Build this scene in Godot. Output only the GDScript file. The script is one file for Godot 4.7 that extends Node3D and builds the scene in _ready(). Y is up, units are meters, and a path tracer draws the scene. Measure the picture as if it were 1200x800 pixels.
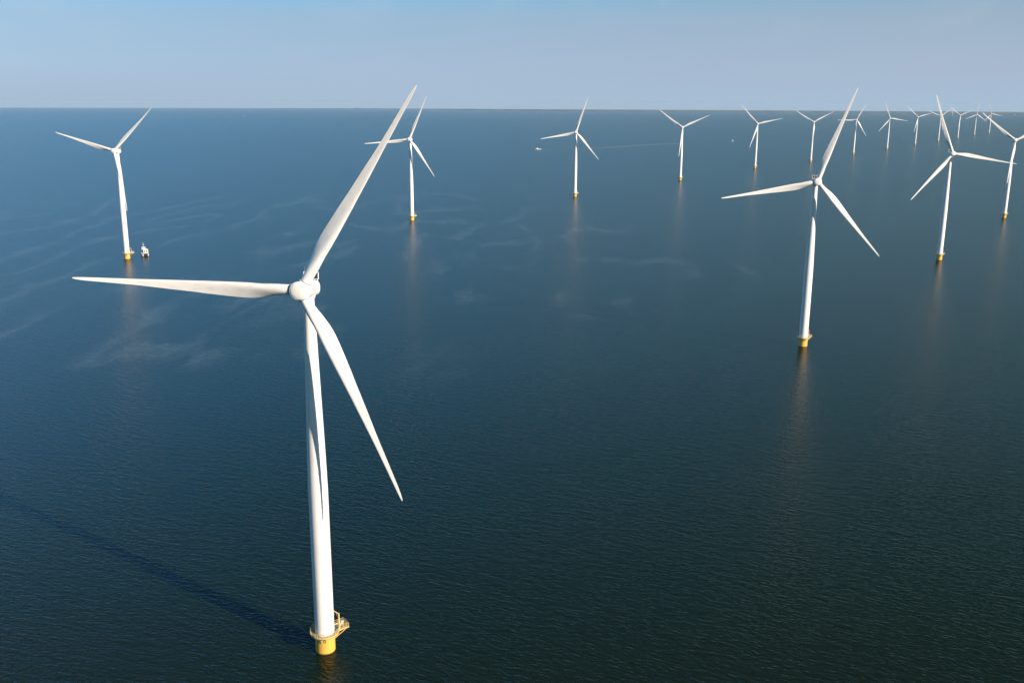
extends Node3D
# Offshore wind farm on a lake, seen from a drone above the nearest turbine.

const EARTH := 1.4e7                       # twice the effective radius of the Earth, metres
const SUN_TO := Vector3(-0.7332, -0.4226, -0.5327)   # the way the sunlight travels
const HUB_HEIGHT := 95.0
const TILT := 6.0                          # rotor tilt, degrees
const YAW := -7.6                          # all rotors face the same wind
const ROTOR_AT := 5.43                     # rotor centre ahead of the tower axis
const BLADE_R := 53.4

var M := {}
var numbers := {}

# ---------------------------------------------------------------- helpers
func numbered(called: String) -> String:
	var k: int = numbers.get(called, 0)
	numbers[called] = k + 1
	return called if k == 0 else "%s_%03d" % [called, k]

func drop(x: float, z: float) -> float:
	return -(x * x + z * z) / EARTH

func tool() -> SurfaceTool:
	var st := SurfaceTool.new()
	st.begin(Mesh.PRIMITIVE_TRIANGLES)
	return st

func part(called: String, st: SurfaceTool, m: Material, parent: Node) -> MeshInstance3D:
	st.generate_normals()
	var o := MeshInstance3D.new()
	o.name = called
	o.mesh = st.commit()
	o.material_override = m
	parent.add_child(o, true)
	return o

func thing(called: String, label: String, category: String, at: Vector3, group := "") -> Node3D:
	var o := Node3D.new()
	o.name = numbered(called)
	add_child(o)
	o.position = at
	tag(o, label, category, group)
	return o

func tag(o: Node, label: String, category: String, group := "") -> void:
	o.set_meta("label", label)
	o.set_meta("category", category)
	if group != "":
		o.set_meta("group", group)

func mat(c: Color, rough: float, metal := 0.0, spec := 0.5) -> StandardMaterial3D:
	var m := StandardMaterial3D.new()
	m.albedo_color = c
	m.roughness = rough
	m.metallic = metal
	m.metallic_specular = spec
	return m

func lin(r: float, g: float, b: float) -> Color:
	return Color(r, g, b).linear_to_srgb()

# quad whose corners run clockwise seen from outside
func quad(st: SurfaceTool, a: Vector3, b: Vector3, c: Vector3, d: Vector3) -> void:
	for v in [a, b, c, a, c, d]:
		st.add_vertex(v)

func tri(st: SurfaceTool, a: Vector3, b: Vector3, c: Vector3) -> void:
	for v in [a, b, c]:
		st.add_vertex(v)

# rings of equal length joined into a skin; ring order along the axis, ring points counter-clockwise seen from the start end
func loft(st: SurfaceTool, rings: Array, cap_start := true, cap_end := true, group := 1) -> void:
	st.set_smooth_group(group)
	for i in rings.size() - 1:
		var a: PackedVector3Array = rings[i]
		var b: PackedVector3Array = rings[i + 1]
		var n := a.size()
		for j in n:
			var k := (j + 1) % n
			quad(st, a[j], a[k], b[k], b[j])
	if cap_start:
		st.set_smooth_group(group + 100)
		fan(st, rings[0], false)
	if cap_end:
		st.set_smooth_group(group + 101)
		fan(st, rings[rings.size() - 1], true)

func fan(st: SurfaceTool, r: PackedVector3Array, forward: bool) -> void:
	var c := Vector3.ZERO
	for v in r:
		c += v
	c /= r.size()
	for j in r.size():
		var k := (j + 1) % r.size()
		if forward:
			tri(st, c, r[j], r[k])
		else:
			tri(st, c, r[k], r[j])

# profile of Vector2(radius, along) turned round an axis; basis columns: x, y across, z along
func lathe(st: SurfaceTool, profile: Array, xf: Transform3D, segs := 32) -> void:
	var group := 1
	for i in profile.size() - 1:
		var p: Vector2 = profile[i]
		var q: Vector2 = profile[i + 1]
		if i > 0:
			var o: Vector2 = profile[i - 1]
			if absf((p - o).angle_to(q - p)) > 0.6:
				group += 1
		st.set_smooth_group(group)
		for j in segs:
			var a := TAU * j / segs
			var b := TAU * (j + 1) / segs
			var da := Vector3(cos(a), sin(a), 0)
			var db := Vector3(cos(b), sin(b), 0)
			var p1 := xf * (da * p.x + Vector3(0, 0, p.y))
			var p2 := xf * (db * p.x + Vector3(0, 0, p.y))
			var q1 := xf * (da * q.x + Vector3(0, 0, q.y))
			var q2 := xf * (db * q.x + Vector3(0, 0, q.y))
			if p.x < 1e-5:
				tri(st, p1, q2, q1)
			elif q.x < 1e-5:
				tri(st, p1, p2, q1)
			else:
				quad(st, p1, p2, q2, q1)

const UPRIGHT := Basis(Vector3(1, 0, 0), Vector3(0, 0, -1), Vector3(0, 1, 0))   # lathe axis along +y

func upright(at := Vector3.ZERO) -> Transform3D:
	return Transform3D(UPRIGHT, at)

func bar(st: SurfaceTool, a: Vector3, b: Vector3, r: float, segs := 6) -> void:
	var z := (b - a).normalized()
	var x := z.cross(Vector3.UP if absf(z.y) < 0.9 else Vector3.RIGHT).normalized()
	var y := z.cross(x)
	lathe(st, [Vector2(0, 0), Vector2(r, 0), Vector2(r, a.distance_to(b)), Vector2(0, a.distance_to(b))], Transform3D(Basis(x, y, z), a), segs)

# box with chamfered edges
func box(st: SurfaceTool, xf: Transform3D, size: Vector3, bevel := 0.03) -> void:
	var h := size / 2
	st.set_smooth_group(-1)
	var rings := []
	for s in [[-h.y, bevel], [-h.y + bevel, 0.0], [h.y - bevel, 0.0], [h.y, bevel]]:
		var e: float = s[1]
		var y: float = s[0]
		var x := h.x - e
		var z := h.z - e
		var b := bevel
		var r := PackedVector3Array()
		for v in [Vector3(x, y, z - b), Vector3(x - b, y, z), Vector3(-x + b, y, z), Vector3(-x, y, z - b), Vector3(-x, y, -z + b), Vector3(-x + b, y, -z), Vector3(x - b, y, -z), Vector3(x, y, -z + b)]:
			r.append(xf * v)
		rings.append(r)
	for i in 3:
		var a: PackedVector3Array = rings[i]
		var c: PackedVector3Array = rings[i + 1]
		for j in 8:
			var k := (j + 1) % 8
			quad(st, a[k], a[j], c[j], c[k])
	fan(st, rings[0], true)
	fan(st, rings[3], false)

# ---------------------------------------------------------------- camera, sky, sun
func set_view() -> void:
	var cam := Camera3D.new()
	cam.name = "camera"
	cam.fov = 2.0 * rad_to_deg(atan(400.0 / 1122.4))
	cam.near = 0.5
	cam.far = 120000.0
	add_child(cam)
	cam.position = Vector3(0, 137.5, 0)
	cam.rotation_degrees = Vector3(-14.0, 0, 0.242)
	cam.current = true

	var env := Environment.new()
	env.background_mode = Environment.BG_SKY
	env.sky = Sky.new()
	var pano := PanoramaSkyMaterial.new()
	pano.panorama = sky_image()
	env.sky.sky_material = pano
	env.tonemap_mode = Environment.TONE_MAPPER_LINEAR
	env.tonemap_exposure = 1.6
	env.sdfgi_enabled = true
	env.ssao_enabled = true
	env.ssil_enabled = true
	env.fog_enabled = true
	env.fog_density = 0.00002
	env.fog_light_color = Color(0.79, 0.90, 1.0)
	var we := WorldEnvironment.new()
	we.name = "world_environment"
	we.environment = env
	add_child(we)

	var sun := DirectionalLight3D.new()
	sun.name = "sun"
	sun.light_color = Color(1.0, 0.93, 0.85)
	sun.light_energy = 1.6
	sun.light_angular_distance = 0.5
	sun.shadow_enabled = true
	add_child(sun)
	sun.look_at_from_position(Vector3.ZERO, SUN_TO, Vector3.UP)

# clear hazy air: pale at the horizon, deep blue overhead, darkest a right angle away from the sun; above the view, shaped to colour the water's reflections
func sky_image() -> ImageTexture:
	var w := 1024
	var h := 512
	var img := Image.create_empty(w, h, false, Image.FORMAT_RGBF)
	var to_sun := -SUN_TO.normalized()
	var noise := FastNoiseLite.new()
	noise.seed = 7
	noise.frequency = 1.0
	noise.fractal_octaves = 4
	# sine of the height above the horizon; colour a right angle from the sun; gain towards and away from it, Rayleigh in form but strengthened to fit the water's colour
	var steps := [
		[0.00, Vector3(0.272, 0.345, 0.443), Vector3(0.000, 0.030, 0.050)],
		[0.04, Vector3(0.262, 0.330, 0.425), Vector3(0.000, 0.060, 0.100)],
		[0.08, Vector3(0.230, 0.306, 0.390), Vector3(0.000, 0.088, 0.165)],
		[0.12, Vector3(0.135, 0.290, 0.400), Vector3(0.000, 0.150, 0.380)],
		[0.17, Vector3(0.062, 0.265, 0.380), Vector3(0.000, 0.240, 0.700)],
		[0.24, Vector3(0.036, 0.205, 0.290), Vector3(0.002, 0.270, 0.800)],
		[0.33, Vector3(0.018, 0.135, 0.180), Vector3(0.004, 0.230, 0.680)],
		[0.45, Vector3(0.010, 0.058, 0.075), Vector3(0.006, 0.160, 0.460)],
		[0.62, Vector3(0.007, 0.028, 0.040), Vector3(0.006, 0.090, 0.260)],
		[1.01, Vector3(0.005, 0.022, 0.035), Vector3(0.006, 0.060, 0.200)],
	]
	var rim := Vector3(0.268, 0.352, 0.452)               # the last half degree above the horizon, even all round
	for j in h:
		var el := (0.5 - (j + 0.5) / h) * PI
		var up := maxf(sin(el), 0.0)
		var k := 0
		while up >= steps[k + 1][0]:
			k += 1
		var t: float = (up - steps[k][0]) / (steps[k + 1][0] - steps[k][0])
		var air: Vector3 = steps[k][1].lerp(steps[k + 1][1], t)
		var fitted_gain: Vector3 = steps[k][2].lerp(steps[k + 1][2], t)
		for i in w:
			var az := ((i + 0.5) / w - 0.5) * TAU
			var d := Vector3(sin(az) * cos(el), sin(el), -cos(az) * cos(el))
			var c := d.dot(to_sun)
			var glow := 0.5 * pow(maxf(c, 0.0), 14.0)
			var col := air + fitted_gain * (c * c) + Vector3(0.5, 0.47, 0.42) * glow
			if el > 0.0 and el < 0.9:
				var s := 1.0 / (up + 0.16)
				var n := noise.get_noise_3d(d.x * s * 2.6, d.z * s * 0.9, 3.0)
				var veil := clampf((n - 0.12) * 0.4, 0.0, 0.10) * smoothstep(0.0, 0.12, up)
				col = col.lerp(Vector3(0.42, 0.45, 0.50), veil)
			col = col.lerp(rim, 1.0 - smoothstep(0.002, 0.03, up))
			if el <= 0.0:
				col = rim
			col *= 0.906
			img.set_pixel(i, j, Color(col.x, col.y, col.z))
	return ImageTexture.create_from_image(img)

# ---------------------------------------------------------------- water
# slopes of wind ripples that repeat after tile metres, from a directional spectrum through an inverse Fourier transform
func ripple_normals(n: int, tile: float) -> ImageTexture:
	var rng := RandomNumberGenerator.new()
	rng.seed = 11
	var re := PackedFloat32Array()
	var im := PackedFloat32Array()
	re.resize(n * n)
	im.resize(n * n)
	var wind := Vector2(0.47, -0.88).normalized()
	var total := 0.0
	# the real part carries the slope along x, the imaginary part the slope along z
	for j in range(-n / 2 + 1, n / 2):
		for i in range(0, n / 2):
			if i == 0 and j <= 0:
				continue
			var k := Vector2(i, j) * TAU / tile
			var kk := k.length()
			var lam := TAU / kk
			if lam < 0.9 or lam > 24.0:
				continue
			var ca := absf(k.dot(wind)) / kk
			var spread := 0.08 + 0.92 * pow(ca, 7.0)
			var a := sqrt(spread) * pow(kk, -1.0) * exp(-pow(lam / 9.0, 2.0))
			var amp := a * sqrt(-2.0 * log(maxf(rng.randf(), 1e-9)))
			var ph := rng.randf() * TAU
			var hr := amp * cos(ph)
			var hi := amp * sin(ph)
			# slope spectra i*k*h ; F = Sx + i Sz, for +k and for -k (conjugate h)
			var sxr := -k.x * hi
			var sxi := k.x * hr
			var szr := -k.y * hi
			var szi := k.y * hr
			var p := posmod(j, n) * n + posmod(i, n)
			var q := posmod(-j, n) * n + posmod(-i, n)
			re[p] = sxr - szi
			im[p] = sxi + szr
			re[q] = sxr + szi
			im[q] = -sxi + szr
			total += a * a * kk * kk * 4.0
	var bits := int(round(log(n) / log(2.0)))
	var rev := PackedInt32Array()
	rev.resize(n)
	for i in n:
		var r := 0
		for b in bits:
			if i & (1 << b):
				r |= 1 << (bits - 1 - b)
		rev[i] = r
	var cs := PackedFloat32Array()
	var sn := PackedFloat32Array()
	for i in n / 2:
		cs.append(cos(TAU * i / n))
		sn.append(sin(TAU * i / n))
	for pass_ in 2:
		var step := 1 if pass_ == 0 else n
		var other := n if pass_ == 0 else 1
		for row in n:
			var lr := PackedFloat32Array()
			var li := PackedFloat32Array()
			lr.resize(n)
			li.resize(n)
			var base := row * other
			var any := false
			for i in n:
				var at := base + rev[i] * step
				var x := re[at]
				lr[i] = x
				li[i] = im[at]
				if x != 0.0:
					any = true
			if not any:
				continue
			var half := 1
			while half < n:
				var jump := n / (half * 2)
				var s := 0
				while s < n:
					var tw := 0
					for a in range(s, s + half):
						var b := a + half
						var c := cs[tw]
						var d := sn[tw]
						var br := lr[b]
						var bi := li[b]
						var tr := br * c - bi * d
						var ti := br * d + bi * c
						lr[b] = lr[a] - tr
						li[b] = li[a] - ti
						lr[a] += tr
						li[a] += ti
						tw += jump
					s += half * 2
				half *= 2
			for i in n:
				re[base + i * step] = lr[i]
				im[base + i * step] = li[i]
	# written so that an rms slope of 1 is a normal_scale of 1, five times compressed for precision
	var g := 1.0 / sqrt(total)
	var bytes := PackedByteArray()
	bytes.resize(n * n * 3)
	for i in n * n:
		var v := Vector3(-re[i] * g * 0.5, -im[i] * g * 0.5, 1.0).normalized()
		bytes[i * 3] = int(clampf(v.x * 127.5 + 127.5, 0, 255))
		bytes[i * 3 + 1] = int(clampf(127.5 - v.y * 127.5, 0, 255))
		bytes[i * 3 + 2] = int(clampf(v.z * 127.5 + 127.5, 0, 255))
	return ImageTexture.create_from_image(Image.create_from_data(n, n, false, Image.FORMAT_RGB8, bytes))

# thin foam and pollen lines that the wind has drawn out on the lake, on a sheet 3 km across
func drift_lines() -> ImageTexture:
	var n := 1500
	var ridge := FastNoiseLite.new()
	ridge.seed = 5
	ridge.noise_type = FastNoiseLite.TYPE_SIMPLEX_SMOOTH
	ridge.frequency = 0.019
	ridge.fractal_type = FastNoiseLite.FRACTAL_RIDGED
	ridge.fractal_octaves = 4
	ridge.domain_warp_enabled = true
	ridge.domain_warp_amplitude = 40.0
	ridge.domain_warp_frequency = 0.007
	var patch := FastNoiseLite.new()
	patch.seed = 9
	patch.frequency = 0.009
	patch.fractal_octaves = 3
	var grain := FastNoiseLite.new()
	grain.seed = 3
	grain.frequency = 0.3
	var bytes := PackedByteArray()
	bytes.resize(n * n * 4)
	for j in n:
		for i in n:
			var at := (j * n + i) * 4
			var x := (i - n / 2.0) * 2.0 - 250.0
			var z := (j - n / 2.0) * 2.0 - 1000.0
			# the lines drift in one long field round the two left-hand turbines
			var field := 1.0 - Vector2((x + 330.0) / 560.0, (z + 1000.0) / 620.0).length()
			bytes[at] = 150
			bytes[at + 1] = 165
			bytes[at + 2] = 170
			if field < -0.1:
				continue
			field += 0.45 * patch.get_noise_2d(i, j)
			var a := smoothstep(0.30, 0.95, ridge.get_noise_2d(i * 1.0, j * 0.30)) * smoothstep(0.0, 0.35, field)
			bytes[at + 3] = int(clampf(a * (26.0 + 24.0 * grain.get_noise_2d(i, j)), 0, 255))
	return ImageTexture.create_from_image(Image.create_from_data(n, n, false, Image.FORMAT_RGBA8, bytes))

func make_water() -> void:
	var m := mat(lin(0.0046, 0.0105, 0.0042), 0.25, 0.0, 0.245)
	m.resource_name = "lake_water"
	m.uv1_triplanar = true
	m.uv1_world_triplanar = true
	m.uv1_scale = Vector3.ONE / 180.0
	m.normal_enabled = true
	m.normal_texture = ripple_normals(1024, 180.0)
	m.normal_scale = 0.22
	m.uv2_triplanar = true
	m.uv2_world_triplanar = true
	m.uv2_scale = Vector3.ONE / 3000.0
	m.uv2_offset = Vector3(0.5 + 250.0 / 3000.0, 0, 0.5 + 1000.0 / 3000.0)
	m.detail_enabled = true
	m.detail_uv_layer = BaseMaterial3D.DETAIL_UV_2
	m.detail_albedo = drift_lines()
	M.water = m
	var st := tool()
	var segs := 192
	var radii := [0.0]
	var r := 40.0
	while r < 70000.0:
		radii.append(r)
		r *= 1.09
	st.set_smooth_group(1)
	for i in radii.size() - 1:
		for j in segs:
			var p := []
			for s in [[i, j], [i + 1, j], [i + 1, j + 1], [i, j + 1]]:
				var a: float = TAU * s[1] / segs
				var x: float = radii[s[0]] * cos(a)
				var z: float = radii[s[0]] * sin(a)
				p.append(Vector3(x, drop(x, z), z))
			if i == 0:
				tri(st, p[0], p[1], p[2])
			else:
				quad(st, p[0], p[1], p[2], p[3])
	var o := part("water", st, m, self)
	o.set_meta("kind", "structure")
	o.set_meta("label", "rippled blue green lake reaching to the horizon")

# low far land: a polder behind a dyke and tree belts, beyond 22 km of water
func make_shore() -> void:
	var noise := FastNoiseLite.new()
	noise.seed = 21
	noise.frequency = 0.9
	noise.fractal_octaves = 4
	var m := mat(lin(0.055, 0.068, 0.062), 0.95)
	var st := tool()
	st.set_smooth_group(-1)
	var n := 420
	var rows := []
	for k in 7:
		var row := PackedVector3Array()
		for i in n + 1:
			var t := float(i) / n
			var az := deg_to_rad(lerpf(-14.0, 44.0, t))
			var near := 31000.0 - 10500.0 * smoothstep(0.0, 0.32, t) + 500.0 * noise.get_noise_2d(t * 9.0, 4.0)
			var d: float = near + [0.0, 30.0, 120.0, 200.0, 900.0, 9000.0, 34000.0][k]
			var trees := maxf(0.0, 10.0 + 22.0 * noise.get_noise_2d(t * 60.0, 1.0)) * smoothstep(0.0, 0.08, t)
			var y: float = [-3.0, 5.0, 5.0 + trees, 5.0 + trees * 0.9, 4.0, 6.0, 8.0][k]
			var x := sin(az) * d
			var z := -cos(az) * d
			row.append(Vector3(x, drop(x, z) + y, z))
		rows.append(row)
	for k in 6:
		for i in n:
			quad(st, rows[k][i], rows[k + 1][i], rows[k + 1][i + 1], rows[k][i + 1])
	var o := part("far_shore", st, m, self)
	o.set_meta("kind", "structure")
	o.set_meta("label", "low hazy shore along the horizon")

# ---------------------------------------------------------------- materials
func grime(c: Color, dirt: Color, seed_: int, freq: float, stretch: Vector3) -> NoiseTexture2D:
	var n := FastNoiseLite.new()
	n.seed = seed_
	n.frequency = freq
	n.fractal_octaves = 5
	var g := Gradient.new()
	g.set_color(0, dirt)
	g.set_color(1, c)
	g.set_offset(0, 0.12)
	g.set_offset(1, 0.62)
	var t := NoiseTexture2D.new()
	t.width = 512
	t.height = 512
	t.seamless = true
	t.noise = n
	t.color_ramp = g
	return t

func make_materials() -> void:
	M.white = mat(Color.WHITE, 0.38)
	M.white.albedo_texture = grime(lin(0.81, 0.795, 0.775), lin(0.73, 0.715, 0.69), 2, 0.012, Vector3.ONE)
	M.white.uv1_triplanar = true
	M.white.uv1_scale = Vector3(0.11, 0.02, 0.11)
	M.blade = mat(Color.WHITE, 0.36)
	M.blade.albedo_texture = grime(lin(0.81, 0.795, 0.775), lin(0.71, 0.69, 0.66), 4, 0.010, Vector3.ONE)
	M.blade.uv1_triplanar = true
	M.blade.uv1_scale = Vector3(0.16, 0.045, 0.16)
	M.yellow = mat(Color.WHITE, 0.55)
	M.yellow.albedo_texture = grime(lin(0.80, 0.44, 0.050), lin(0.64, 0.42, 0.16), 6, 0.012, Vector3.ONE)
	M.yellow.uv1_triplanar = true
	M.yellow.uv1_scale = Vector3(0.25, 0.08, 0.25)
	M.weed = mat(lin(0.16, 0.10, 0.03), 0.6)
	M.rail = mat(lin(0.72, 0.52, 0.20), 0.5)
	M.grating = mat(lin(0.30, 0.25, 0.15), 0.7)
	M.steel = mat(lin(0.34, 0.34, 0.33), 0.45, 0.6)
	M.dark = mat(lin(0.030, 0.032, 0.035), 0.6)
	M.gap = mat(lin(0.09, 0.09, 0.09), 0.7)
	M.door = mat(lin(0.42, 0.43, 0.42), 0.5)
	M.black = mat(lin(0.015, 0.017, 0.02), 0.4)
	M.boat_white = mat(lin(0.80, 0.80, 0.78), 0.35)
	M.cabin = mat(lin(0.72, 0.66, 0.55), 0.5)
	M.glass = mat(lin(0.02, 0.03, 0.035), 0.08)
	M.fender = mat(lin(0.05, 0.05, 0.05), 0.9)
	M.sail = mat(lin(0.82, 0.82, 0.80), 0.8)
	M.lamp = mat(lin(0.45, 0.02, 0.015), 0.3)

# ---------------------------------------------------------------- wind turbine
func curve(keys: Array, x: float) -> float:
	for i in keys.size() - 1:
		if x <= keys[i + 1][0]:
			var t: float = clampf((x - keys[i][0]) / (keys[i + 1][0] - keys[i][0]), 0, 1)
			t = lerpf(t, t * t * (3 - 2 * t), 0.35)
			return lerpf(keys[i][1], keys[i + 1][1], t)
	return keys[keys.size() - 1][1]

# blade along +y, facing the wind along +z, leading edge towards +x; one smooth skin from round root to thin tip
func blade_shape() -> SurfaceTool:
	var st := tool()
	var rings := []
	var n := 28
	var stations := [1.9, 2.6, 3.4, 4.4, 5.6, 7.0, 8.5, 10.0, 11.6, 13.2, 15.0, 17.0, 19.5, 22.0, 25.0, 28.0, 31.0, 34.0, 37.0, 40.0, 43.0, 46.0, 48.5, 50.5, 51.8, 52.6, 53.1, 53.35]
	for r: float in stations:
		var chord := curve([[1.9, 2.4], [4.0, 2.45], [7.5, 3.05], [11.5, 3.62], [14.0, 3.66], [20.0, 3.20], [27.0, 2.45], [40.0, 1.32], [50.0, 0.80], [52.2, 0.56], [53.1, 0.30], [53.35, 0.10]], r)
		var thick := curve([[1.9, 1.0], [4.0, 0.98], [8.0, 0.66], [12.0, 0.42], [18.0, 0.30], [27.0, 0.23], [40.0, 0.19], [53.35, 0.17]], r)
		var round_ := 1.0 - smoothstep(2.6, 10.5, r)
		var twist := deg_to_rad(curve([[1.9, 17.0], [8.0, 16.0], [14.0, 11.5], [22.0, 7.0], [34.0, 3.0], [46.0, 0.5], [53.35, -0.5]], r))
		var ring := PackedVector3Array()
		for j in n:
			var a := TAU * j / n
			# circle
			var cx := 0.5 * cos(a)
			var cz := 0.5 * sin(a)
			# airfoil: x from the leading edge (0) to the trailing edge (1), pitched at 30 % of the chord
			var s := 0.5 - 0.5 * cos(a)
			var yt := 5.0 * thick * (0.2969 * sqrt(s) - 0.1260 * s - 0.3516 * s * s + 0.2843 * s * s * s - 0.1015 * s * s * s * s)
			var camber := -0.035 * 4.0 * s * (1.0 - s) + 0.02 * s * s
			var ax := 0.30 - s
			var az := camber + (yt if sin(a) >= 0.0 else -yt)
			var p := Vector2(lerpf(ax, cx, round_), lerpf(az, cz * thick, round_)) * chord
			p = p.rotated(twist)
			var bend := 4.4 * pow(r / BLADE_R, 2.0)
			ring.append(Vector3(p.x, r, p.y + bend))
		rings.append(ring)
	for i in rings.size():
		rings[i].reverse()
	loft(st, rings, true, true)
	return st

func superring(w: float, h: float, z: float, y: float, power: float, n := 40) -> PackedVector3Array:
	var r := PackedVector3Array()
	for j in n:
		var a := TAU * j / n
		var c := cos(a)
		var s := sin(a)
		r.append(Vector3(w / 2 * signf(c) * pow(absf(c), 2.0 / power), y + h / 2 * signf(s) * pow(absf(s), 2.0 / power), z))
	return r

func make_turbine() -> Node3D:
	var t := Node3D.new()
	t.name = "wind_turbine"
	# foundation pile, down into the lake
	var st := tool()
	lathe(st, [Vector2(2.52, 0.30), Vector2(2.52, 4.75), Vector2(2.60, 4.80), Vector2(2.60, 5.0), Vector2(0, 5.0)], upright(), 48)
	var pile := part("foundation_pile", st, M.yellow, t)
	st = tool()
	lathe(st, [Vector2(0, -6.0), Vector2(2.50, -6.0), Vector2(2.50, 0.30), Vector2(2.0, 0.30)], upright(), 48)
	part("wet_band", st, M.weed, pile)
	# painted ring mark and bracket on the side that faces the camera
	st = tool()
	var on_pile := Transform3D(Basis(Vector3.UP, deg_to_rad(16)), Vector3.ZERO)
	lathe(st, [Vector2(0.24, 2.527), Vector2(0.24, 2.54), Vector2(0.40, 2.54), Vector2(0.40, 2.527)], on_pile * Transform3D(Basis(), Vector3(0, 3.75, -0.015)), 20)
	part("ring_mark", st, M.black, pile)
	st = tool()
	box(st, Transform3D(Basis(Vector3.UP, deg_to_rad(-8)), Vector3.ZERO) * Transform3D(Basis(), Vector3(0, 3.95, 2.62)), Vector3(0.5, 0.5, 0.28), 0.04)
	box(st, Transform3D(Basis(Vector3.UP, deg_to_rad(-8)), Vector3.ZERO) * Transform3D(Basis(), Vector3(0.12, 3.5, 2.58)), Vector3(0.16, 0.5, 0.16), 0.03)
	part("bracket", st, M.steel, pile)

	# work platform: ring deck with an outrigger to one side, kick plates, railing
	var out := Basis(Vector3.UP, deg_to_rad(37.0 - YAW))          # its +x is the outrigger's way
	var deck := tool()
	lathe(deck, [Vector2(2.55, 5.02), Vector2(3.72, 5.02), Vector2(3.72, 5.22), Vector2(2.55, 5.22)], upright(), 48)
	box(deck, Transform3D(out, out * Vector3(4.6, 5.12, 0)), Vector3(3.0, 0.196, 3.2), 0.02)
	var platform := part("work_platform", deck, M.grating, t)
	var edge := tool()
	var posts := []
	var reach := 3.68
	var gap := asin(1.6 / reach)
	for i in 29:
		var a := lerpf(gap, TAU - gap, i / 28.0)
		posts.append(Vector3(cos(a) * reach, 5.22, -sin(a) * reach))
	posts = posts.map(func(v): return out * v)
	for v in [Vector3(4.5, 5.22, 1.56), Vector3(5.3, 5.22, 1.56), Vector3(6.06, 5.22, 1.56), Vector3(6.06, 5.22, 0.5), Vector3(6.06, 5.22, -0.5), Vector3(6.06, 5.22, -1.56), Vector3(5.3, 5.22, -1.56), Vector3(4.5, 5.22, -1.56)]:
		posts.append(out * v)
	posts.append(posts[0])
	var rail := tool()
	var plates := tool()
	for i in posts.size() - 1:
		var a: Vector3 = posts[i]
		var b: Vector3 = posts[i + 1]
		bar(rail, a, a + Vector3(0, 1.2, 0), 0.045)
		for y in [0.62, 1.2]:
			bar(rail, a + Vector3(0, y, 0), b + Vector3(0, y, 0), 0.04)
		var along := b - a
		var turn := Basis(Vector3.UP, atan2(-along.z, along.x))
		box(plates, Transform3D(turn, (a + b) / 2 + Vector3(0, 0.02, 0)), Vector3(along.length(), 0.44, 0.05), 0.008)
	part("railing", rail, M.rail, platform)
	part("kick_plate", plates, M.rail, platform)
	for i in 8:
		edge = tool()
		var a := TAU * (i + 0.5) / 8
		var d := Vector3(cos(a), 0, sin(a))
		bar(edge, d * 2.50 + Vector3(0, 4.15, 0), d * 3.55 + Vector3(0, 5.02, 0), 0.07)
		part("brace", edge, M.yellow, platform)
	for s in [-1.0, 1.0]:
		edge = tool()
		bar(edge, out * Vector3(2.05, 3.2, 1.3 * s), out * Vector3(5.6, 5.02, 1.3 * s), 0.10)
		part("brace", edge, M.yellow, platform)
	st = tool()
	box(st, Transform3D(out, out * Vector3(5.3, 5.72, -0.9)), Vector3(0.9, 1.0, 0.8), 0.05)
	part("equipment_box", st, M.door, platform)
	# davit crane on the outrigger
	st = tool()
	var foot := out * Vector3(3.75, 5.22, 0.75)
	lathe(st, [Vector2(0, 0), Vector2(0.26, 0), Vector2(0.26, 0.5), Vector2(0.19, 0.55), Vector2(0.15, 4.3), Vector2(0, 4.3)], upright(foot), 14)
	var top := foot + Vector3(0, 4.15, 0)
	bar(st, top + Vector3(0, -0.05, 0), top + Vector3(-1.5, 0.45, -0.5), 0.13, 8)
	bar(st, foot + Vector3(0, 2.6, 0), top + Vector3(-0.9, 0.25, -0.3), 0.07, 8)
	bar(st, top + Vector3(-1.45, 0.4, -0.48), top + Vector3(-1.45, -0.9, -0.48), 0.03, 5)
	box(st, Transform3D(Basis(), foot + Vector3(0.25, 1.3, 0.2)), Vector3(0.5, 0.6, 0.5), 0.04)
	part("davit_crane", st, M.rail, t)

	# tower: cylinder, then a long taper
	st = tool()
	lathe(st, [Vector2(2.44, 5.0), Vector2(2.44, 26.0), Vector2(2.43, 44.0), Vector2(2.28, 52.0), Vector2(2.05, 61.0), Vector2(1.80, 70.0), Vector2(1.55, 80.0), Vector2(1.32, 89.0), Vector2(1.26, 92.8)], upright(), 56)
	var tower := part("tower", st, M.white, t)
	for y in [26.0, 49.0, 71.0]:
		st = tool()
		var r := curve([[5.0, 2.44], [44.0, 2.43], [52.0, 2.28], [61.0, 2.05], [70.0, 1.80], [80.0, 1.55]], y) + 0.012
		lathe(st, [Vector2(r - 0.05, y - 0.06), Vector2(r + 0.005, y - 0.05), Vector2(r + 0.005, y + 0.05), Vector2(r - 0.05, y + 0.06)], upright(), 56)
		part("flange", st, M.white, tower)
	st = tool()
	box(st, Transform3D(out, out * Vector3(2.44, 6.35, 0)), Vector3(0.16, 2.2, 0.95), 0.03)
	part("door", st, M.door, tower)

	# nacelle behind a large direct drive ring, tilted with the rotor
	var lean := Basis(Vector3.RIGHT, deg_to_rad(-TILT))
	var head := Transform3D(lean, Vector3(0, HUB_HEIGHT, 0))
	st = tool()
	var rings := []
	for s in [[3.30, 3.96, 3.96, 0.0, 2.0], [3.05, 4.10, 4.10, 0.0, 2.0], [1.6, 4.10, 4.10, 0.0, 2.1], [1.4, 3.95, 4.0, 0.0, 2.4], [-1.8, 3.90, 3.95, 0.0, 2.6], [-2.9, 3.80, 3.85, 0.0, 2.6], [-3.25, 3.5, 3.55, 0.0, 2.5], [-3.4, 3.0, 3.05, 0.0, 2.4]]:
		rings.append(superring(s[1], s[2], s[0], s[3], s[4]))
	for r: PackedVector3Array in rings:
		r.reverse()
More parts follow.
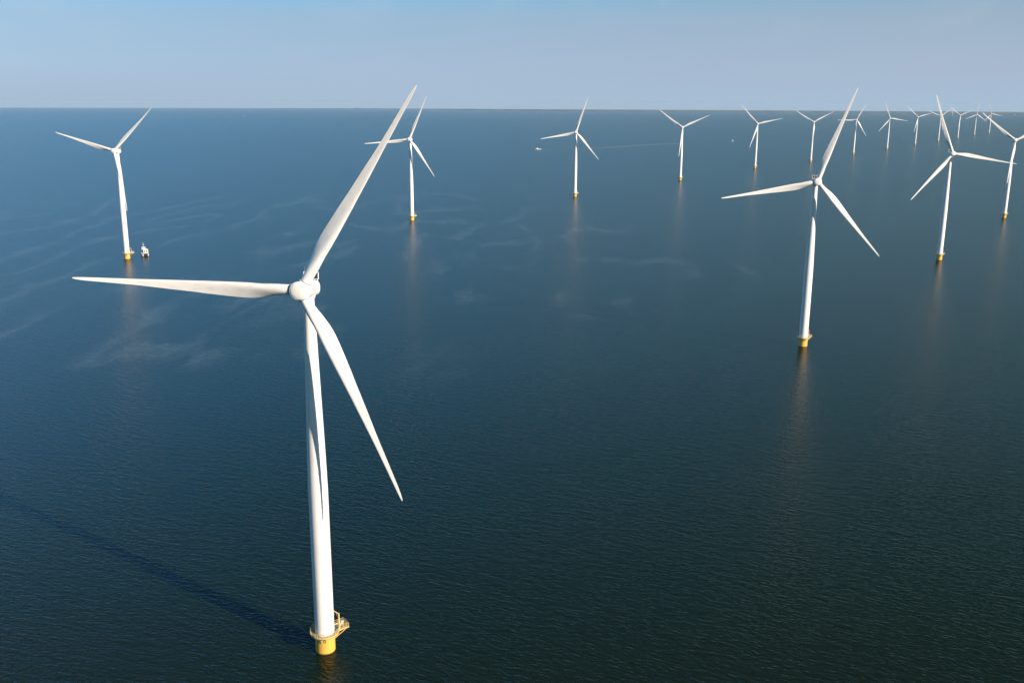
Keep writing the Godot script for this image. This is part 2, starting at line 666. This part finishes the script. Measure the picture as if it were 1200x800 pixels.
	for i in rings.size():
		var moved := PackedVector3Array()
		for v in rings[i]:
			moved.append(head * v)
		rings[i] = moved
	rings.reverse()
	for r in rings:
		r.reverse()
	loft(st, rings)
	lathe(st, [Vector2(1.26, 92.6), Vector2(1.50, 92.8), Vector2(1.62, 93.6), Vector2(1.62, 94.2)], upright(), 40)
	var nacelle := part("nacelle", st, M.white, t)
	# cooler on the roof: frame, dark radiator, posts
	st = tool()
	box(st, head * Transform3D(Basis(), Vector3(0, 3.72, -1.9)), Vector3(3.7, 0.16, 0.34), 0.03)
	box(st, head * Transform3D(Basis(), Vector3(0, 2.10, -1.9)), Vector3(3.7, 0.14, 0.34), 0.03)
	for x in [-1.78, 1.78]:
		box(st, head * Transform3D(Basis(), Vector3(x, 2.91, -1.9)), Vector3(0.15, 1.46, 0.34), 0.03)
		bar(st, head * Vector3(x * 0.8, 1.2, -1.9), head * Vector3(x * 0.95, 2.1, -1.9), 0.08)
	for x in [-0.6, 0.6]:
		box(st, head * Transform3D(Basis(), Vector3(x, 2.91, -1.9)), Vector3(0.09, 1.46, 0.36), 0.02)
	part("cooler_frame", st, M.white, nacelle)
	st = tool()
	box(st, head * Transform3D(Basis(), Vector3(0, 2.91, -1.9)), Vector3(3.40, 1.46, 0.16), 0.01)
	part("radiator", st, M.dark, nacelle)
	for x in [-1.5, 1.45]:
		st = tool()
		var b := head * Vector3(x, 3.75, -1.9)
		bar(st, b, b + Vector3(0, 1.3, 0), 0.035)
		bar(st, b + Vector3(-0.28, 1.2, 0), b + Vector3(0.28, 1.2, 0), 0.03)
		part("wind_vane", st, M.steel, nacelle)
	st = tool()
	lathe(st, [Vector2(0, 0), Vector2(0.14, 0), Vector2(0.14, 0.25), Vector2(0.09, 0.34), Vector2(0, 0.36)], upright(head * Vector3(0.9, 3.79, -1.9)), 12)
	part("warning_light", st, M.lamp, nacelle)
	st = tool()
	for s in [[-1.0, 1.2], [1.0, 1.2], [-1.0, -0.6], [1.0, -0.6]]:
		bar(st, head * Vector3(s[0], 1.75, s[1]), head * Vector3(s[0], 2.75, s[1]), 0.035)
	for s in [[-1.0, 1.2, -1.0, -0.6], [1.0, 1.2, 1.0, -0.6], [-1.0, 1.2, 1.0, 1.2]]:
		bar(st, head * Vector3(s[0], 2.75, s[1]), head * Vector3(s[2], 2.75, s[3]), 0.035)
	part("roof_railing", st, M.steel, nacelle)

	# spinner: drum with a flat round front
	var hub := Transform3D(lean, Vector3(0, HUB_HEIGHT, 0))
	st = tool()
	lathe(st, [Vector2(0, 3.42), Vector2(1.95, 3.42), Vector2(2.06, 3.55), Vector2(2.10, 3.9), Vector2(2.10, 6.75), Vector2(2.06, 7.0), Vector2(1.97, 7.12), Vector2(1.90, 7.12), Vector2(1.86, 7.16), Vector2(1.5, 7.30), Vector2(0.9, 7.40), Vector2(0, 7.44)], hub, 48)
	part("hub", st, M.white, t)
	# three blades; each is turned about the rotor axis later
	var skin: MeshInstance3D = part("blade", blade_shape(), M.blade, t)
	st = tool()
	lathe(st, [Vector2(1.0, 1.6), Vector2(1.36, 1.7), Vector2(1.36, 2.22), Vector2(1.26, 2.27), Vector2(1.1, 2.27)], upright(), 32)
	part("root_collar", st, M.white, skin)
	st = tool()
	lathe(st, [Vector2(1.1, 2.26), Vector2(1.235, 2.26), Vector2(1.235, 2.42), Vector2(1.1, 2.42)], upright(), 32)
	part("root_seal", st, M.gap, skin)
	for k in 2:
		var copy := skin.duplicate()
		copy.name = "blade_%03d" % (k + 1)
		t.add_child(copy)
	return t

func set_rotor(t: Node3D, phase: float) -> void:
	var k := 0
	for c in t.get_children():
		if c.name.begins_with("blade"):
			var turn := Basis(Vector3.RIGHT, deg_to_rad(-TILT)) * Basis(Vector3.BACK, deg_to_rad(phase - 90.0 + 120.0 * k))
			c.transform = Transform3D(turn, Vector3(0, HUB_HEIGHT, 0) + Basis(Vector3.RIGHT, deg_to_rad(-TILT)) * Vector3(0, 0, ROTOR_AT))
			k += 1

func make_farm() -> void:
	var proto := make_turbine()
	# x, z, angle of one blade seen from the front, label
	var spots := [
		[-47.9, -221.1, 178.1, "huge nearest white wind turbine with yellow base at the bottom of the picture"],
		[-346.0, -852.1, 163.5, "white wind turbine farthest left, with the workboat beside its yellow base"],
		[-120.7, -1150.3, -173.8, "white wind turbine just right of the nearest turbine's raised blade"],
		[94.3, -1458.0, -168.7, "white wind turbine with the wake of a motor boat passing behind its tower"],
		[309.1, -1786.6, 144.5, "white wind turbine fifth from the left, two blades raised, one along its tower"],
		[530.9, -2128.2, 132.8, "white wind turbine just left of the big mid-ground turbine, lower blade clear of tower"],
		[729.0, -2380.0, 149.0, "small white wind turbine above the big mid-ground turbine's hub, two blades spread like a Y"],
		[967.5, -2768.1, -178.5, "small white wind turbine whose left blade is crossed by the big mid-ground blade"],
		[1184.9, -3089.3, 110.8, "small white wind turbine alone between the two big right-hand turbines, one blade pointing right"],
		[1417.0, -3440.3, 136.8, "small far turbine just left of the second big right-hand turbine's upright blade"],
		[1641.4, -3771.8, 157.9, "small far turbine whose hub is hidden behind the second big right-hand turbine's blade"],
		[1883.4, -4141.6, 143.6, "small far turbine with Y-shaped blades right of the upright blade of a bigger one"],
		[2160.8, -4584.4, -155.9, "second farthest small turbine in the row, one blade straight up near the right edge"],
		[2401.9, -4940.1, -133.4, "last small turbine of the long row, crossed by a nearer blade at right edge"],
		[170.3, -543.5, -169.3, "big white mid-ground wind turbine on the right, second largest, casting a long shadow"],
		[389.5, -866.1, -129.5, "second big right-hand turbine, one blade nearly upright and one pointing right"],
		[616.5, -1203.1, 142.5, "white wind turbine cut by the right edge of the picture"],
		[6192.0, -13860.0, 150.0, "tiny hazy turbine on the horizon between two small far turbines"],
	]
	for i in spots.size():
		var s: Array = spots[i]
		var t: Node3D = proto if i == 0 else proto.duplicate()
		t.name = numbered("wind_turbine")
		add_child(t)
		t.position = Vector3(s[0], drop(s[0], s[1]), s[1])
		t.rotation_degrees.y = YAW
		set_rotor(t, s[2])
		tag(t, s[3], "wind turbine", "wind turbines standing in the lake")

# ---------------------------------------------------------------- boats
# hull along -z (bow), sections of half breadth at deck and chine
func hull(st: SurfaceTool, length: float, beam: float, depth: float, sheer: float, draft: float) -> void:
	var rings := []
	for i in 13:
		var t := i / 12.0
		var z := length * (0.5 - t)
		var b := beam / 2 * (1.0 if t < 0.55 else maxf(0.03, 1.0 - pow((t - 0.55) / 0.45, 2.0)))
		var y := depth + sheer * t * t
		var ring := PackedVector3Array()
		for v in [Vector3(b, y, z), Vector3(b * 0.96, y * 0.5, z), Vector3(b * 0.8, 0.0, z), Vector3(b * 0.35, -draft * (1.0 - 0.6 * t), z), Vector3(-b * 0.35, -draft * (1.0 - 0.6 * t), z), Vector3(-b * 0.8, 0.0, z), Vector3(-b * 0.96, y * 0.5, z), Vector3(-b, y, z)]:
			ring.append(v)
		ring.reverse()
		rings.append(ring)
	loft(st, rings)

func make_workboat() -> void:
	var t := thing("work_boat", "small white and black workboat beside the farthest left turbine", "boat", Vector3(-338.5, drop(338, 874), -874.0))
	t.rotation_degrees.y = 24.0
	var st := tool()
	hull(st, 15.0, 6.6, 2.3, 1.0, 0.9)
	var h := part("hull", st, M.black, t)
	st = tool()
	box(st, Transform3D(Basis(), Vector3(0, 2.35, 7.3)), Vector3(6.4, 0.3, 0.5), 0.05)
	part("stern_fender", st, M.fender, h)
	for x in [-1.9, 2.6]:
		st = tool()
		box(st, Transform3D(Basis(), Vector3(x, 1.3, 7.6)), Vector3(0.7, 1.9, 0.3), 0.05)
		part("stern_post", st, M.boat_white, h)
	st = tool()
	box(st, Transform3D(Basis(), Vector3(0, 2.40, 1.5)), Vector3(6.2, 0.16, 11.4), 0.03)
	part("deck", st, M.cabin, t)
	st = tool()
	box(st, Transform3D(Basis(), Vector3(0.9, 4.0, 0.2)), Vector3(4.2, 3.1, 6.0), 0.15)
	var cabin := part("cabin", st, M.cabin, t)
	st = tool()
	box(st, Transform3D(Basis(), Vector3(-0.6, 6.4, -1.0)), Vector3(3.6, 2.1, 3.4), 0.15)
	var house := part("wheelhouse", st, M.boat_white, t)
	for x in [-1.15, 0.0, 1.15]:
		st = tool()
		box(st, Transform3D(Basis(), Vector3(x - 0.6, 6.6, 0.71)), Vector3(0.95, 0.8, 0.06), 0.02)
		part("window", st, M.glass, house)
	for x in [-0.9, 0.9]:
		st = tool()
		box(st, Transform3D(Basis(), Vector3(x + 0.9, 4.0, 3.22)), Vector3(0.9, 1.6, 0.06), 0.02)
		part("window", st, M.glass, cabin)
	st = tool()
	bar(st, Vector3(-0.6, 7.3, -1.4), Vector3(-0.6, 11.6, -1.4), 0.12)
	bar(st, Vector3(-1.8, 9.4, -1.4), Vector3(0.6, 9.4, -1.4), 0.08)
	part("mast", st, M.boat_white, t)
	st = tool()
	for x in [-2.8, 2.8]:
		bar(st, Vector3(x, 3.5, 7.0), Vector3(x, 3.5, 2.5), 0.05)
		for z in [7.0, 5.5, 4.0, 2.5]:
			bar(st, Vector3(x, 2.4, z), Vector3(x, 3.5, z), 0.04)
	part("railing", st, M.boat_white, t)

func make_motorboat() -> void:
	var at := Vector3(78.0, drop(78, 2973), -2973.0)
	var t := thing("motor_boat", "small white motor boat under way, trailing a long pale wake", "boat", at)
	t.rotation_degrees.y = 96.0
	var st := tool()
	hull(st, 17.5, 4.6, 1.6, 0.9, 0.7)
	part("hull", st, M.boat_white, t)
	st = tool()
	box(st, Transform3D(Basis(), Vector3(0, 2.6, -3.2)), Vector3(3.6, 2.2, 5.0), 0.2)
	var c := part("cabin", st, M.boat_white, t)
	for s in [-1.0, 1.0]:
		st = tool()
		box(st, Transform3D(Basis(), Vector3(1.82 * s, 2.9, -3.2)), Vector3(0.06, 0.7, 3.6), 0.02)
		part("window", st, M.glass, c)
	st = tool()
	box(st, Transform3D(Basis(), Vector3(0, 4.4, -3.0)), Vector3(2.8, 1.4, 2.4), 0.2)
	part("flybridge", st, M.boat_white, t)
	st = tool()
	bar(st, Vector3(0, 5.0, -2.6), Vector3(0, 7.4, -2.4), 0.08)
	part("mast", st, M.boat_white, t)

func make_wake() -> void:
	var path := [Vector2(88, -2971), Vector2(100.7, -2950), Vector2(170, -2985), Vector2(266, -3076), Vector2(365, -3210), Vector2(465, -3351), Vector2(600, -3470)]
	var c := Curve2D.new()
	for i in path.size():
		var d: Vector2 = (path[mini(i + 1, path.size() - 1)] - path[maxi(i - 1, 0)]) / 6.0
		c.add_point(path[i], -d, d)
	var noise := FastNoiseLite.new()
	noise.seed = 31
	noise.frequency = 0.02
	var st := tool()
	var n := 160
	var rows := []
	for i in n + 1:
		var s := c.get_baked_length() * i / n
		var p := c.sample_baked(s)
		var q := c.sample_baked(s + 1.0) if i < n else p + (p - c.sample_baked(s - 1.0))
		var side := (q - p).normalized().orthogonal()
		var w := 4.0 + 15.0 * sqrt(float(i) / n) + 3.0 * noise.get_noise_1d(s)
		var row := []
		for k in [-1.0, 1.0]:
			var v: Vector2 = p + side * (w * k * (1.0 + 0.35 * noise.get_noise_2d(s * 2.0, 40.0 * k)))
			row.append(Vector3(v.x, drop(v.x, v.y) + 0.06, v.y))
		rows.append(row)
	st.set_smooth_group(1)
	for i in n:
		quad(st, rows[i][0], rows[i][1], rows[i + 1][1], rows[i + 1][0])
	var m := mat(Color(0.62, 0.68, 0.70, 0.32), 0.6)
	m.transparency = BaseMaterial3D.TRANSPARENCY_ALPHA
	var o := part("boat_wake", st, m, self)
	o.set_meta("kind", "stuff")
	o.set_meta("label", "long pale foam wake trailing right behind the motor boat")
	o.set_meta("category", "wake")

func make_sailboat(at: Vector2, size: float, turn: float, label: String) -> void:
	var t := thing("sail_boat", label, "boat", Vector3(at.x, drop(at.x, at.y), at.y), "far boats on the lake")
	t.rotation_degrees.y = turn
	t.scale = Vector3.ONE * size
	var st := tool()
	hull(st, 11.0, 3.4, 1.1, 0.4, 0.5)
	part("hull", st, M.boat_white, t)
	st = tool()
	bar(st, Vector3(0, 1.1, -0.8), Vector3(0, 14.5, -0.8), 0.09)
	part("mast", st, M.steel, t)
	for s in [[Vector3(0.02, 2.0, -0.6), Vector3(0.9, 2.0, 4.2), Vector3(0.02, 14.0, -0.7)], [Vector3(0.02, 1.4, -5.2), Vector3(0.8, 1.9, -0.9), Vector3(0.02, 13.0, -0.9)]]:
		st = tool()
		st.set_smooth_group(-1)
		var thick := Vector3(0.05, 0, 0)
		tri(st, s[0] + thick, s[1] + thick, s[2] + thick)
		tri(st, s[0] - thick, s[2] - thick, s[1] - thick)
		for e in [[0, 1], [1, 2], [2, 0]]:
			quad(st, s[e[0]] + thick, s[e[0]] - thick, s[e[1]] - thick, s[e[1]] + thick)
		part("sail", st, M.sail, t)

# ---------------------------------------------------------------- all of it
func _ready() -> void:
	set_view()
	make_materials()
	make_water()
	make_shore()
	make_farm()
	make_workboat()
	make_motorboat()
	make_wake()
	make_sailboat(Vector2(-2653, -9704), 1.3, 30.0, "tiny pale sail far left, near the horizon")
	make_sailboat(Vector2(831, -3694), 0.62, 70.0, "tiny white boat on open water, left of the sixth turbine from the left")
	make_sailboat(Vector2(8010, -15700), 1.4, 50.0, "tiny pale sail nearest the last turbine at the right edge")
	make_sailboat(Vector2(8120, -15500), 1.3, 80.0, "tiny pale sail, middle of three at the right edge")
	make_sailboat(Vector2(8200, -15500), 1.9, 60.0, "tiny bright sail touching the right edge of the picture")
